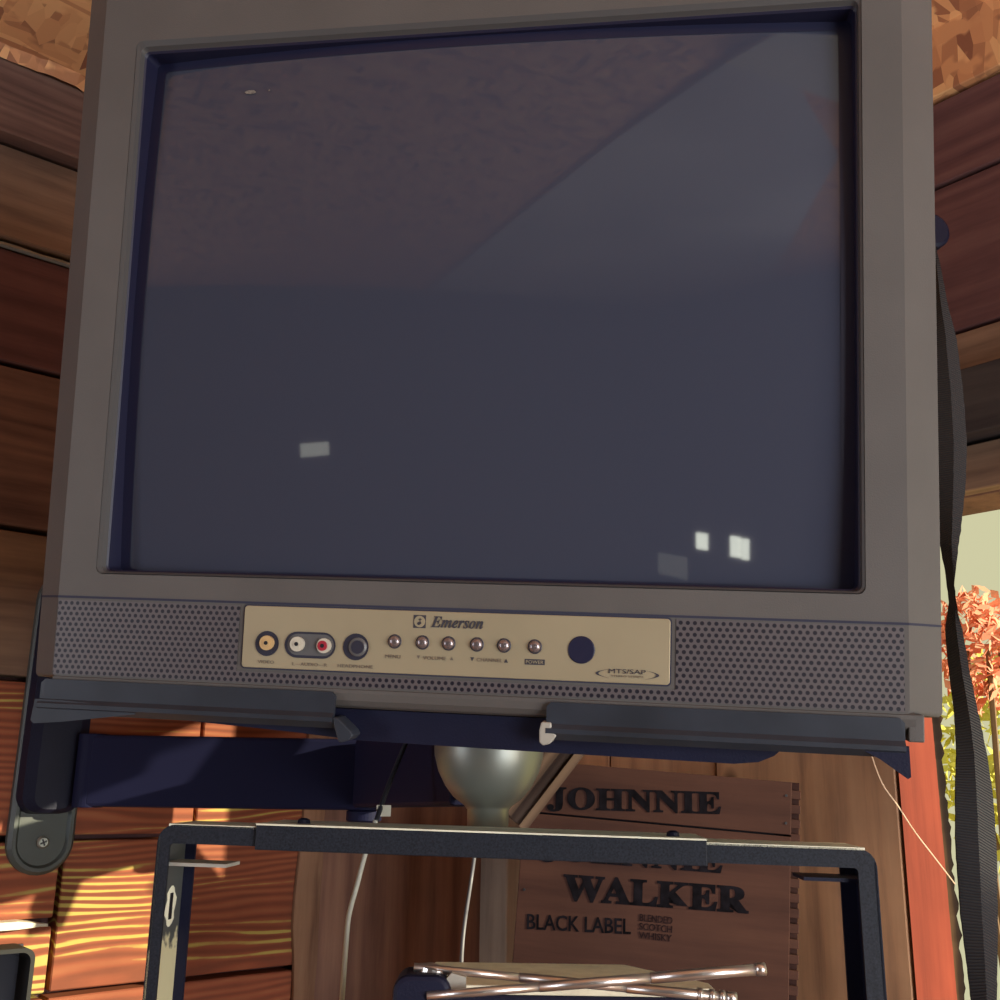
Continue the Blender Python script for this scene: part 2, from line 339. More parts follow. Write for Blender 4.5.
def text(name, s, m, parent, x, z, size, y=-0.0006, width=None, height=None, shear=0, bold=0.0, mw=None, align='CENTER', thick=0.0003, rot=0):
    cu = bpy.data.curves.new(name, 'FONT'); cu.body = s; cu.size = size; cu.shear = shear; cu.offset = bold; cu.extrude = thick
    cu.align_x = 'CENTER'; cu.align_y = 'CENTER'; cu.resolution_u = 3
    t = bpy.data.objects.new(name + '_tmp', cu); C.objects.link(t)
    bpy.context.view_layer.update()
    me = bpy.data.meshes.new_from_object(t.evaluated_get(bpy.context.evaluated_depsgraph_get()))
    bpy.data.objects.remove(t); bpy.data.curves.remove(cu)
    xs = [v.co.x for v in me.vertices]; ys = [v.co.y for v in me.vertices]
    cx, cy = (min(xs) + max(xs)) / 2, (min(ys) + max(ys)) / 2
    sx = width / (max(xs) - min(xs)) if width else 1; sy = height / (max(ys) - min(ys)) if height else (sx if width else 1)
    for v in me.vertices:
        px, pz = (v.co.x - cx) * sx, (v.co.y - cy) * sy
        if rot: px, pz = px * math.cos(rot) - pz * math.sin(rot), px * math.sin(rot) + pz * math.cos(rot)
        v.co = (x + px, y - v.co.z, z + pz)
    me.materials.clear(); me.materials.append(m)
    o = bpy.data.objects.new(name, me); C.objects.link(o); o.parent = parent
    return o

# ================================================================== STRUCTURE
def boards(name, rows, M4, mats, th=0.02, back=0.02, xs=(0, 3.0)):
    """rows: (z0, z1, x0, x1, protrusion, material index); all one wall"""
    bm = BM()
    for z0, z1, x0, x1, pr, mi in rows:
        g = 0.0015
        # each board is gridded so that its edges wander a little
        n = max(2, int((x1 - x0) / 0.08)); seed = z0 * 13 + x0 * 7
        lo, hi = [], []
        for i in range(n + 1):
            x = x0 + g + (x1 - x0 - 2 * g) * i / n
            lo.append((x, z0 + g + 0.002 * noise.noise(Vector((x * 6, seed, 0)))))
            hi.append((x, z1 - g + 0.002 * noise.noise(Vector((x * 6, seed, 5)))))
        outl = lo + hi[::-1]
        f0 = [bm.verts.new((x, pr, z)) for x, z in outl]; f1 = [bm.verts.new((x, -0.03 if pr > -0.01 else 0.03, z)) for x, z in outl]
        N_ = len(outl)
        for i in range(n):
            q = bm.faces.new((f0[i], f0[i + 1], f0[N_ - 2 - i], f0[N_ - 1 - i])); q.material_index = mi
        for i in range(N_):
            j = (i + 1) % N_; bm.faces.new((f0[i], f1[i], f1[j], f0[j])).material_index = mi
    return struct(obj(name, bm, mats, None, bevel=0.0015, seg=1, mw=M4))

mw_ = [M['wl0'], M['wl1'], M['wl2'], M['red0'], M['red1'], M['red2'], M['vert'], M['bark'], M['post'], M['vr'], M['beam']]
XL = 3.3
rows = [(2.236, 2.36, 0, XL, 0.045, 0), (2.108, 2.234, 0, XL, 0.020, 1),
        (1.950, 2.100, 0, XL, 0.006, 2), (1.742, 1.946, 0, XL, 0.002, 0), (1.562, 1.738, 0, XL, 0.004, 1),
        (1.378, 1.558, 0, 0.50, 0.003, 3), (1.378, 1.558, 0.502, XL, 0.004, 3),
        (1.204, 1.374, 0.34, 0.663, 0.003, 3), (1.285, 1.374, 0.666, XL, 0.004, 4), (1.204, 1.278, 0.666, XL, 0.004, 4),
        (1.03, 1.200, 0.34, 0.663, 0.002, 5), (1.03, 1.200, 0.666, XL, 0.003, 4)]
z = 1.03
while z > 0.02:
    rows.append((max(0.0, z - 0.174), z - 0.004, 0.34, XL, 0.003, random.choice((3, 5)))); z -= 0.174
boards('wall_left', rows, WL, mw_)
bm = BM(); box(bm, -0.3, XL, -0.07, -0.031, 0, 2.7)
struct(obj('wall_left_backing', bm, M['wl2'], mw=WL)).name = 'trim_1'
# wide slab with a wandering bark edge standing against the left wall, and the grey corner post
bm = BM(); n = 40; a = []; b2 = []
for i in range(n + 1):
    zz = 0.0 + 1.62 * i / n
    a.append((0.345 + 0.010 * noise.noise(Vector((zz * 9, 0, 0))) + 0.004 * noise.noise(Vector((zz * 37, 3, 0))), zz)); b2.append((0.318 + 0.004 * noise.noise(Vector((zz * 20, 8, 0))), zz))
for i in range(n):
    for (p, q), mi, (y0, y1) in (((a, b2), 1, (0.010, 0.024)),):
        v = [bm.verts.new(t) for t in ((p[i][0], y0, p[i][1]), (q[i][0], y1, q[i][1]), (q[i + 1][0], y1, q[i + 1][1]), (p[i + 1][0], y0, p[i + 1][1]))]
        bm.faces.new(v).material_index = mi
    v = [bm.verts.new(t) for t in ((b2[i][0], 0.024, b2[i][1]), (0.03, 0.024, b2[i][1]), (0.03, 0.024, b2[i + 1][1]), (b2[i + 1][0], 0.024, b2[i + 1][1]))]
    bm.faces.new(v).material_index = 0
    v = [bm.verts.new(t) for t in ((a[i][0], 0.010, a[i][1]), (a[i][0], 0.004, a[i][1]), (a[i + 1][0], 0.004, a[i + 1][1]), (a[i + 1][0], 0.010, a[i + 1][1]))]
    bm.faces.new(v).material_index = 1
bmesh.ops.remove_doubles(bm, verts=bm.verts, dist=1e-5)
struct(obj('trim_2', bm, [M['vert'], M['bark']], mw=WL))
struct(obj('trim_3', boxm(0.0, 0.085, -0.035, 0.02, 0, 2.25), M['post'], mw=WR, bevel=0.003))

rows = [(2.259, 2.36, 0, 3.4, -0.012, 11), (2.147, 2.257, 0, 3.4, -0.004, 2), (1.957, 2.145, 0, 3.4, -0.002, 2), (1.903, 1.955, 0, 3.4, -0.003, 1),
        (1.823, 1.901, 0, 3.4, -0.03, 10), (1.767, 1.821, 0, 3.4, -0.003, 1)]
bm = BM()
def bd(z0, z1, x0, x1, pr, mi): box(bm, x0 + 0.0015, x1 - 0.0015, pr, 0.02, z0 + 0.0015, z1 - 0.0015, mi)
for r_ in rows: bd(*r_)
for x0, x1 in ((0.085, 0.27), (0.27, 0.46), (0.46, 0.712)): bd(0.0, 1.767, x0, x1, -0.002 - 0.002 * (x0 > 0.3), 9)
xx = 1.62
while xx < 3.39:
    x1_ = min(3.4, xx + 0.2)
    if 2.2 <= xx < 2.85: bd(0.0, 0.76, xx, x1_, -0.002, 9); bd(1.40, 1.767, xx, x1_, -0.002, 9)  # low opening added for the fill lamp set in it
    else: bd(0.0, 1.767, xx, x1_, -0.002, 9)
    xx += 0.2
xx = 0.712
while xx < 1.61: bd(0.0, 0.95, xx, min(1.62, xx + 0.2), -0.002, 9); xx += 0.2
# sheathing that gives the wall its thickness, with the opening left free
for x0, x1, z0, z1 in ((0, 0.712, 0, 2.7), (1.62, 2.22, 0, 2.7), (3.02, 3.4, 0, 2.7), (2.22, 3.02, 0, 0.76), (2.22, 3.02, 1.40, 2.7), (0.712, 1.62, 0, 0.95), (0.712, 1.62, 1.767, 2.7)): box(bm, x0, x1, 0.02, 0.10, z0, z1, 6)
struct(obj('wall_right', bm, mw_ + [M['osb']], mw=WR, bevel=0.0012, seg=1))
# red jamb of the window opening with its splintered outer edge
bm = BM(); n = 60; L0, L1, L2 = [], [], []
for i in range(n + 1):
    zz = 0.95 + 0.817 * i / n; j = 0.006 * noise.noise(Vector((zz * 40, 1, 0))) + 0.003 * noise.noise(Vector((zz * 140, 4, 0)))
    L0.append((0.7155, -0.004, zz)); L1.append((0.7155, 0.083 + j, zz)); L2.append((0.712, 0.083 + j, zz))
loft(bm, [L0, L1, L2], closed=False)
struct(obj('trim_4', bm, M['jamb'], mw=WR))
bm = BM(); L = [[], [], []]
for i in range(121):
    zz = 0.95 + 0.817 * i / 120; j = 0.007 * noise.noise(Vector((zz * 60, 1, 3))) + 0.005 * noise.noise(Vector((zz * 190, 4, 9)))
    L[0].append((0.714, 0.078, zz)); L[1].append((0.721 + j * 0.6, 0.088 + j * 0.4, zz)); L[2].append((0.712, 0.096 + j, zz))
loft(bm, L, closed=False)
struct(obj('trim_5', bm, M['splinter'], mw=WR))
# floor, ceiling and the two walls behind the viewpoint
def RWp(x, y): return WR @ Vector((x, y, 0))
bm = BM(); box(bm, -0.2, 3.5, -3.4, 0.12, -0.05, 0.0); struct(obj('floor', bm, M['wl1'], mw=WR))
bm = BM(); n = 60
# ceiling of strand board; its edge over the left wall is torn
box(bm, -0.2, 3.5, -3.4, 0.12, 2.352, 2.37); struct(obj('ceiling', bm, M['osb'], mw=WR))
bm = BM(); pts = []
for i in range(91):
    x = 0.3 + 0.9 * i / 90; pts.append((x, 0.05 + 0.014 * noise.noise(Vector((x * 18, 2, 0))) + 0.008 * abs(noise.noise(Vector((x * 70, 2, 0))))))
lo = [bm.verts.new((x, y + 0.01, 2.349)) for x, y in pts]; hi = [bm.verts.new((x, 0.30, 2.352)) for x, y in pts]; mid_ = [bm.verts.new((x, y, 2.335)) for x, y in pts]
for i in range(90): bm.faces.new((lo[i], lo[i + 1], hi[i + 1], hi[i])); bm.faces.new((lo[i], mid_[i], mid_[i + 1], lo[i + 1]))
struct(obj('trim_6', bm, M['osb'], mw=WL))
# the two walls behind the viewpoint: one with a doorway added for the fill lamp, both with small far windows
bm = BM(); box(bm, 3.40, 3.46, -3.36, -1.35, 0, 2.4); box(bm, 3.40, 3.46, -0.15, 0.12, 0, 2.4); box(bm, 3.40, 3.46, -1.35, -0.15, 2.05, 2.4)
struct(obj('wall_rear', bm, M['beam'], mw=WR))
bm = BM(); box(bm, -0.2, 3.46, -3.36, -3.30, 0, 2.4)
struct(obj('wall_side', bm, M['beam'], mw=WR))
def lit(name, e):
    m = bpy.data.materials.new(name); m.use_nodes = True; b = m.node_tree.nodes['Principled BSDF']
    b.inputs['Base Color'].default_value = (0.6, 0.6, 0.55, 1); b.inputs['Emission Color'].default_value = (0.95, 1.0, 0.85, 1); b.inputs['Emission Strength'].default_value = e
    return m
panes = lit('daylit_pane', 13); dim = lit('dim_pane', 2.5)
for k_, (x0, x1, y0, y1, z0, z1, m) in enumerate(((3.385, 3.399, -2.90, -2.825, 0.945, 1.035, panes), (3.385, 3.399, -2.66, -2.60, 0.935, 1.045, panes), (3.385, 3.399, -2.585, -2.545, 0.93, 1.04, panes),
                                              (1.37, 1.50, -3.299, -3.285, 1.585, 1.645, dim), (3.385, 3.399, -3.2, -2.98, 0.76, 0.88, lit('faint_pane', 0.7)))):
    o = obj('window_%d' % (k_ + 2), boxm(x0, x1, y0, y1, z0, z1), m, mw=WR); struct(o)
# pale sheet added for the diagonal screen reflection and a board of card nailed up under the ceiling behind the viewpoint
M['sheet'] = mat('reflection_sheet', (0.62, 0.60, 0.58), 0.8, noise_amt=0.25, nscale=2)
bm = BM(); prism_pts = [(1.50, -0.95), (1.60, -1.45), (1.80, -2.3), (2.02, -3.28), (3.38, -3.28), (3.38, -2.4), (2.1, -1.2)]
loft(bm, [[(x, y, 2.340) for x, y in prism_pts], [(x, y, 2.346) for x, y in prism_pts]], True, True)
struct(obj('trim_10', bm, M['sheet'], mw=WR))
bm = BM(); pp = [(1.47, -0.82), (1.80, -0.78), (1.83, -1.0), (1.50, -1.04)]
loft(bm, [[(x, y, 2.325) for x, y in pp], [(x, y, 2.332) for x, y in pp]], True, True)
struct(obj('trim_11', bm, M['white'], mw=WR))
# pale strip in the gap between boards on the left wall
bm = BM(); lps = []
for i in range(60):
    x = 0.742 + 0.6 * i / 59; h = 0.004 + 0.0015 * noise.noise(Vector((x * 30, 0, 0)))
    lps.append([(x, 0.004, 2.100), (x, 0.014, 2.100), (x, 0.012, 2.100 + h), (x, 0.004, 2.100 + h)])
loft(bm, lps, True, True); struct(obj('trim_7', bm, M['grey'], mw=WL))
# splintered ledge near the lower left corner, painted white as if sunlit
bm = BM(); lps = []
for i in range(40):
    x = 0.672 + 0.3 * i / 39; h = 0.008 + 0.003 * noise.noise(Vector((x * 20, 3, 0))); e = min(1, i / 5) 
    lps.append([(x, 0.003, 1.277), (x, 0.016 * e + 0.004, 1.278), (x, 0.014 * e + 0.004, 1.278 + h * e + 0.001), (x, 0.003, 1.280 + h * e)])
loft(bm, lps, True, True); struct(obj('trim_8', bm, M['white'], mw=WL))

# ================================================================== TELEVISION
tv = thing('television', 'large silver-grey tube television with dark curved screen on the wall mount', 'television', TV)
ox0, ox1, oz0, oz1 = -0.27, 0.27, -0.2051, 0.2051
bm = BM()
lo_ = [rrect(-0.2672, 0.2690, -0.2045, 0.2035, 0.004, 0.022), rrect(ox0 + 0.0005, ox1 - 0.0005, oz0 + 0.0005, oz1 - 0.0005, 0.004, 0.006), rrect(ox0 - 0.001, ox1 + 0.001, oz0 - 0.001, oz1 + 0.001, 0.005, 0.0045)]
lo2 = [rrect(ox0 - 0.001, ox1 + 0.001, oz0 - 0.001, oz1 + 0.001, 0.005, 0.0045), rrect(ox0 - 0.006, ox1 + 0.003, oz0 - 0.003, oz1 + 0.0075, 0.005, 0.0),
       rrect(-0.3045, 0.2995, -0.284, 0.262, 0.003, 0.0), rrect(-0.3310, 0.3240, -0.2865, 0.276, 0.004, 0.020), rrect(-0.3315, 0.3246, -0.288, 0.277, 0.006, 0.035),
       rrect(-0.3185, 0.3185, -0.290, 0.275, 0.008, 0.11), rrect(-0.292, 0.292, -0.285, 0.262, 0.03, 0.135), rrect(-0.25, 0.25, -0.275, 0.235, 0.05, 0.25), rrect(-0.17, 0.17, -0.255, 0.17, 0.05, 0.39), rrect(-0.13, 0.13, -0.20, 0.13, 0.05, 0.415)]
loft(bm, lo2, False, True)
obj('cabinet', bm, M['plastic'], tv)
bm = BM(); loft(bm, lo_); obj('tube_surround', bm, M['mask'], tv)
# opening lip (slightly lighter, worn)
bm = BM()
loft(bm, [rrect(ox0 - 0.0003, ox1 + 0.0003, oz0 - 0.0003, oz1 + 0.0003, 0.004, 0.006), rrect(ox0 - 0.0020, ox1 + 0.0010, oz0 - 0.0012, oz1 + 0.0030, 0.005, 0.0008), rrect(ox0 - 0.0050, ox1 + 0.0025, oz0 - 0.0022, oz1 + 0.0072, 0.005, -0.0004)])
obj('opening_lip', bm, M['lip_plastic'], tv)
# convex tube face
bm = BM(); NX, NZ = 48, 36; gx0, gx1, gz0, gz1 = -0.2685, 0.2695, -0.2050, 0.2045
g = [[bm.verts.new((gx0 + (gx1 - gx0) * i / NX, 0.021 - 0.019 * (1 - ((i / NX * 2 - 1) ** 2) * 0.62 - ((j / NZ * 2 - 1) ** 2) * 0.38), gz0 + (gz1 - gz0) * j / NZ)) for i in range(NX + 1)] for j in range(NZ + 1)]
for j in range(NZ):
    for i in range(NX): bm.faces.new((g[j][i], g[j][i + 1], g[j + 1][i + 1], g[j + 1][i]))
scr = obj('screen', bm, M['tube'], tv, smooth=True)
scr['label'] = 'dark curved glass picture tube'
# black border band behind the glass edge
def band():
    bm = BM()
    def yy(x, z): u = (x - gx0) / (gx1 - gx0) * 2 - 1; v = (z - gz0) / (gz1 - gz0) * 2 - 1; return 0.021 - 0.019 * (1 - u * u * 0.62 - v * v * 0.38) - 0.0006
    A = rrect(-0.2685, 0.2695, -0.2050, 0.2045, 0.003, 0, 6); B = rrect(-0.2595, 0.2600, -0.2030, 0.1965, 0.004, 0, 6)
    def dens(L):
        out = []
        for i in range(len(L)):
            p, q = L[i], L[(i + 1) % len(L)]
            k = 16 if (i % 7 == 6) else 1
            for t in range(k): out.append((p[0] + (q[0] - p[0]) * t / k, p[2] + (q[2] - p[2]) * t / k))
        return out
    a, b = dens(A), dens(B)
    loft(bm, [[(x, yy(x, z), z) for x, z in a], [(x, yy(x, z), z) for x, z in b]])
    return bm
obj('screen_border', band(), M['mask'], tv, smooth=True)
# dried fleck and scratch on the glass
bm = BM()
def blob(bm, cx, cz, rx, rz, y, k=14, seed=0):
    vs = [bm.verts.new((cx + rx * math.cos(2 * PI * i / k) * (1 + 0.35 * noise.noise(Vector((i * 1.3, seed, 0)))), y, cz + rz * math.sin(2 * PI * i / k) * (1 + 0.5 * noise.noise(Vector((i * 1.7, seed, 3)))))) for i in range(k)]
    bm.faces.new(vs)
def sy(x, z): u = (x - gx0) / (gx1 - gx0) * 2 - 1; v = (z - gz0) / (gz1 - gz0) * 2 - 1; return 0.021 - 0.019 * (1 - u * u * 0.62 - v * v * 0.38) - 0.0010
blob(bm, -0.183, 0.1712, 0.0048, 0.0016, sy(-0.181, 0.174)); blob(bm, -0.167, 0.1712, 0.0008, 0.0007, sy(-0.165, 0.1735), 8)
obj('dried_fleck', bm, M['fleck'], tv)

# speaker strip
struct_z = -0.2255
bm = BM(); box(bm, -0.3025, 0.300, -0.0006, 0.002, -0.2262, -0.2248); box(bm, -0.3185, -0.3021, -0.0004, 0.02, -0.2262, -0.2248, M4=Matrix.Identity(4))
bm.free(); bm = BM()
loft(bm, [[(-0.3308, 0.0195, -0.2248), (-0.3046, -0.0006, -0.2248), (0.2996, -0.0006, -0.2255), (0.3242, 0.0195, -0.2262)],
          [(-0.3308, 0.0195, -0.2264), (-0.3046, -0.0006, -0.2264), (0.2996, -0.0006, -0.2271), (0.3242, 0.0195, -0.2276)]], closed=False)
obj('panel_seam', bm, M['seam'], tv)
PX, PZ = 0.0047, 0.0078
def gp(x0, x1, z0, z1): return boxm(x0, x1, -0.0007, 0.004, z0, z1)
obj('speaker_grille', gp(-0.3035, -0.1600, -0.2825, -0.2280), M['grille'], tv)
obj('speaker_grille', gp(0.151, 0.2965, -0.2825, -0.2280), M['grille'], tv)
obj('grille_strip', gp(-0.1600, 0.151, -0.2825, -0.2750), M['grille'], tv)
# front skirt under the grille, curling under
bm = BM(); loft(bm, [[(x, 0.002, -0.283), (x, -0.0012, -0.2845), (x, -0.0015, -0.287), (x, 0.000, -0.2920), (x, 0.004, -0.2960), (x, 0.010, -0.2980), (x, 0.12, -0.2980), (x, 0.12, -0.283)] for x in (-0.303, 0.303)], True, True)
obj('lower_skirt', bm, M['plastic'], tv, smooth=False)
bm = BM(); box(bm, 0.2985, 0.3085, 0.0, 0.02, -0.3015, -0.284); obj('corner_foot', bm, M['plastic'], tv, bevel=0.001)

# control plate
bm = BM(); loft(bm, [rrect(-0.1590, 0.1490, -0.2728, -0.2270, 0.003, -0.0002), rrect(-0.1590, 0.1490, -0.2728, -0.2270, 0.003, -0.0009)], False, True); obj('plate_gap', bm, M['seam'], tv)
bm = BM(); loft(bm, [rrect(-0.1580, 0.1480, -0.2718, -0.2280, 0.0025, -0.0006), rrect(-0.1580, 0.1480, -0.2718, -0.2280, 0.0025, -0.0018), rrect(-0.1575, 0.1475, -0.2713, -0.2285, 0.002, -0.0022)], False, True)
plate = obj('control_plate', bm, M['plate'], tv); YP = -0.0023
plate['label'] = 'champagne metal control plate with sockets and buttons'
def ring(parent, name, x, z, r, m, y=YP, h=0.0006, rz=None):
    bm = BM(); lathe(bm, [(r, -0.001), (r, h * 0.6), (r * 0.93, h)], disc_M(x, y, z)); return obj(name, bm, m, parent)
def capsule(x0, x1, z, r, y0, y1):
    bm = BM(); loft(bm, [rrect(x0 - r, x1 + r, z - r, z + r, r * 0.999, y0), rrect(x0 - r, x1 + r, z - r, z + r, r * 0.999, y1)], True, True); return bm
def jack(x, z, colm, parent, r=0.0052):
    j = obj('jack_collar', capsule(x, x, z, r, YP, YP - 0.0035), colm, parent)
    bm = BM(); lathe(bm, [(0.0027, 0), (0.0027, 0.0042), (0.0016, 0.0042)], disc_M(x, YP, z)); obj('jack_ring', bm, M['jyellow'] if colm is not M['jwhite'] else M['jwhite'], j)
    bm = BM(); lathe(bm, [(0.0014, 0), (0.0014, 0.0046)], disc_M(x, YP, z)); obj('jack_hole', bm, M['hole'], j)
def socket(name, x0, x1, z, r):
    s = obj(name, capsule(x0, x1, z, r, YP + 0.0005, YP - 0.0006), M['socket'], tv)
    obj('socket_well', capsule(x0 + 0.0005, x1 + 0.0005, z + 0.0002, r * 0.82, YP, YP - 0.0009), M['socket_face'] if x1 > x0 else M['socket'], s)
    return s
s1 = socket('video_socket', -0.1392, -0.1392, -0.2545, 0.0089); jack(-0.1385, -0.2540, M['jyellow'], s1)
s2 = socket('audio_sockets', -0.1165, -0.0968, -0.2545, 0.0092); jack(-0.1155, -0.2540, M['jwhite'], s2); 
j = obj('jack_collar', capsule(-0.0955, -0.0955, -0.2545, 0.0052, YP, YP - 0.0035), M['jwhite'], s2)
bm = BM(); lathe(bm, [(0.0036, 0), (0.0036, 0.0042), (0.0016, 0.0042)], disc_M(-0.0962, YP, -0.2545)); obj('jack_ring', bm, M['jred'], j)
bm = BM(); lathe(bm, [(0.0014, 0), (0.0014, 0.0046)], disc_M(-0.0962, YP, -0.2545)); obj('jack_hole', bm, M['hole'], j)
s3 = socket('headphone_socket', -0.0725, -0.0725, -0.2545, 0.0094)
bm = BM(); lathe(bm, [(0.0066, 0), (0.0066, 0.002), (0.0054, 0.0028)], disc_M(-0.0708, YP, -0.2545)); j = obj('jack_collar', bm, M['socket_face'], s3)
bm = BM(); lathe(bm, [(0.0046, 0), (0.0046, 0.0034)], disc_M(-0.0704, YP, -0.2545)); obj('jack_hole', bm, M['socket'], j)
for bx in (-0.0442, -0.0240, -0.0052, 0.0150, 0.0342, 0.0558):
    b = ring(tv, 'push_button', bx, -0.2497, 0.0050, M['rim'])
    bm = BM(); lathe(bm, [(0.0040, 0), (0.0040, 0.0016), (0.0034, 0.0026), (0.0018, 0.0032), (0.0003, 0.0034)], disc_M(bx, YP, -0.2497), 24); obj('button_cap', bm, M['button'], b, smooth=True)
ring(tv, 'sensor_window', 0.0880, -0.2507, 0.0093, M['sensor'], h=0.0008)
# lettering on the plate
tx = lambda n, s, x, z, w_, h_=None, m='faint_ink', **k: text(n, s, M[m], tv, x, z, 0.01, y=YP - 0.0004, width=w_, height=h_, thick=0.0001, **k)
tx('brand_lettering', '\U0001D46C\U0001D48E\U0001D486\U0001D493\U0001D494\U0001D490\U0001D48F', 0.0003, -0.2352, 0.0375, 0.0078, 'ink', shear=0.1, bold=0.0001)
tx('video_lettering', 'VIDEO', -0.1392, -0.2675, 0.0125, 0.0022); tx('audio_lettering', 'L\u2014AUDIO\u2014R', -0.106, -0.2680, 0.026, 0.0022)
tx('headphone_lettering', 'HEADPHONE', -0.0722, -0.2680, 0.026, 0.0022); tx('menu_lettering', 'MENU', -0.0450, -0.2602, 0.011, 0.0024)
tx('volume_lettering', 'VOLUME', -0.0148, -0.2602, 0.0165, 0.0024); tx('channel_lettering', 'CHANNEL', 0.0243, -0.2600, 0.018, 0.0024)
bm = BM()
def tri(bm, x, z, s, up): bm.faces.new([bm.verts.new((x - s, YP - 0.0003, z - s * up)), bm.verts.new((x + s, YP - 0.0003, z - s * up)), bm.verts.new((x, YP - 0.0003, z + s * up))])
bm.free()
for x_, s_, up_, m_ in ((0.0120, 0.0014, -1, 'ink'), (0.0360, 0.0014, 1, 'ink'), (-0.0265, 0.0012, -1, 'faint_ink'), (-0.0025, 0.0012, 1, 'faint_ink')):
    bm = BM(); tri(bm, x_, -0.2599, s_, up_); obj('arrow_mark', bm, M[m_], tv)
pb = obj('power_badge', boxm(0.0490, 0.0630, YP - 0.0002, YP + 0.0005, -0.2620, -0.2582), M['ink'], tv)
text('power_lettering', 'POWER', M['plate'], pb, 0.0560, -0.2601, 0.01, y=YP - 0.0004, width=0.0122, height=0.0022, thick=0.0001)
tx('stereo_lettering', 'MTS/SAP', 0.1195, -0.2640, 0.0250, 0.0030, 'ink')
tx('stereo_lettering_small', 'STEREO SYSTEM', 0.1195, -0.2672, 0.0215, 0.0012)
for sg in (-1, 1):   # two swoosh arcs around the stereo mark
    bm = BM(); lp = []
    for i in range(17):
        t = -1 + 2 * i / 16; x = 0.1195 + sg * (0.0205 - 0.0085 * t * t * (1 if True else 0)); z_ = -0.2658 + 0.0030 * t; wd = 0.0009 * (1 - t * t) + 0.0001
        lp.append([(x - wd, YP - 0.0003, z_), (x + wd, YP - 0.0003, z_)])
    loft(bm, lp, closed=False); obj('stereo_swoosh', bm, M['ink'], tv)
lg = obj('logo_square', boxm(-0.0312, -0.0222, YP - 0.0002, YP + 0.0005, -0.2398, -0.2308), M['ink'], tv)
bm = BM(); lathe(bm, [(0.0040, 0), (0.0040, 0.0004), (0.0039, 0.0005)], disc_M(-0.0267, YP, -0.2353)); ld = obj('logo_disc', bm, M['plate'], lg)
bm = BM()
for (cx_, cz_, rr_) in ((-0.0272, -0.2367, 0.0011), (-0.0262, -0.2363, 0.0009)): lathe(bm, [(rr_, 0.0005), (rr_, 0.0008)], disc_M(cx_, YP, cz_), 12)
box(bm, -0.0265, -0.0261, YP - 0.0009, YP, -0.2366, -0.2330); box(bm, -0.0274, -0.0252, YP - 0.0009, YP, -0.2341, -0.2336)
obj('logo_clef', bm, M['ink'], ld)

for o_ in tv.children:        # the control strip as laid out, a touch narrower than first drawn
    if o_.name.split('.')[0] in ('plate_gap', 'control_plate', 'video_socket', 'audio_sockets', 'headphone_socket', 'push_button', 'sensor_window', 'brand_lettering', 'video_lettering',
        'audio_lettering', 'headphone_lettering', 'menu_lettering', 'volume_lettering', 'channel_lettering', 'arrow_mark', 'power_badge', 'stereo_lettering', 'stereo_lettering_small', 'stereo_swoosh', 'logo_square'):
        o_.location.x = 0.0007; o_.scale.x = 0.9895
# ================================================================== WALL MOUNT
def W(p): return Vector(p)
mt = thing('television_mount', 'black steel swivel wall mount with flat arm, silver cup and cradle under the television', 'wall mount', WL @ Matrix.Translation((0.70, 0.0, 1.5)))
def mobj(name, bm, m, parent=None, M4=I4, **k):     # bm given in M4 coordinates, stored world-aligned under the mount
    o = obj(name, bm, m, parent or mt, **k); o.matrix_world = M4; 
    bpy.context.view_layer.update(); o.matrix_parent_inverse = Matrix.Identity(4); pm = (parent or mt).matrix_world; o.matrix_basis = pm.inverted() @ M4
    return o
bpy.context.view_layer.update()
# in wall coordinates (x toward the viewer, y into the room)
def stad(x0, x1, z0, z1, y, k=14):
    r = (x1 - x0) / 2; cx = (x0 + x1) / 2
    return [(cx + r * math.cos(a), y, z1 - r + r * math.sin(a)) for a in [PI * i / k for i in range(k + 1)]] + [(cx + r * math.cos(a), y, z0 + r + r * math.sin(a)) for a in [PI + PI * i / k for i in range(k + 1)]]
bm = BM(); loft(bm, [stad(0.656, 0.732, 1.335, 1.695, 0.004), stad(0.656, 0.732, 1.335, 1.695, 0.012), stad(0.660, 0.728, 1.339, 1.691, 0.017), stad(0.664, 0.724, 1.343, 1.687, 0.017), stad(0.667, 0.721, 1.346, 1.684, 0.013)], True, True)
wp = mobj('wall_plate', bm, M['arm_pad'], M4=WL)
bm = BM(); lathe(bm, [(0.0075, 0), (0.0075, 0.002), (0.005, 0.004)], WL @ Matrix.Translation((0.6925, 0.013, 1.372)) @ Matrix.Rotation(-PI / 2, 4, 'X'), 20)
sw = mobj('screw', bm, M['silver'], wp)
bm = BM()
for a in (0.4, 0.4 + PI / 2):
    box(bm, -0.004, 0.004, 0.0162, 0.0176, -0.0009, 0.0009, M4=Matrix.Translation((0.6925, 0, 1.372)) @ Matrix.Rotation(a, 4, 'Y'))
mobj('screw_slot', bm, M['hole'], wp, WL)
# raised cover over the plate and hinge barrel
bm = BM(); loft(bm, [rrect(0.658, 0.730, 1.404, 1.68, 0.02, 0.012), rrect(0.660, 0.728, 1.406, 1.678, 0.02, 0.034), rrect(0.672, 0.716, 1.410, 1.67, 0.015, 0.040)], True, True)
mobj('plate_cover', bm, M['black'], M4=WL)
hinge = WL @ Vector((0.66, 0.055, 0))
bm = BM(); lathe(bm, [(0.0170, 1.4125), (0.0176, 1.4135), (0.0176, 1.4955), (0.017, 1.4965)], Matrix.Translation((hinge.x, hinge.y, 0))); mobj('hinge_barrel', bm, M['arm'])
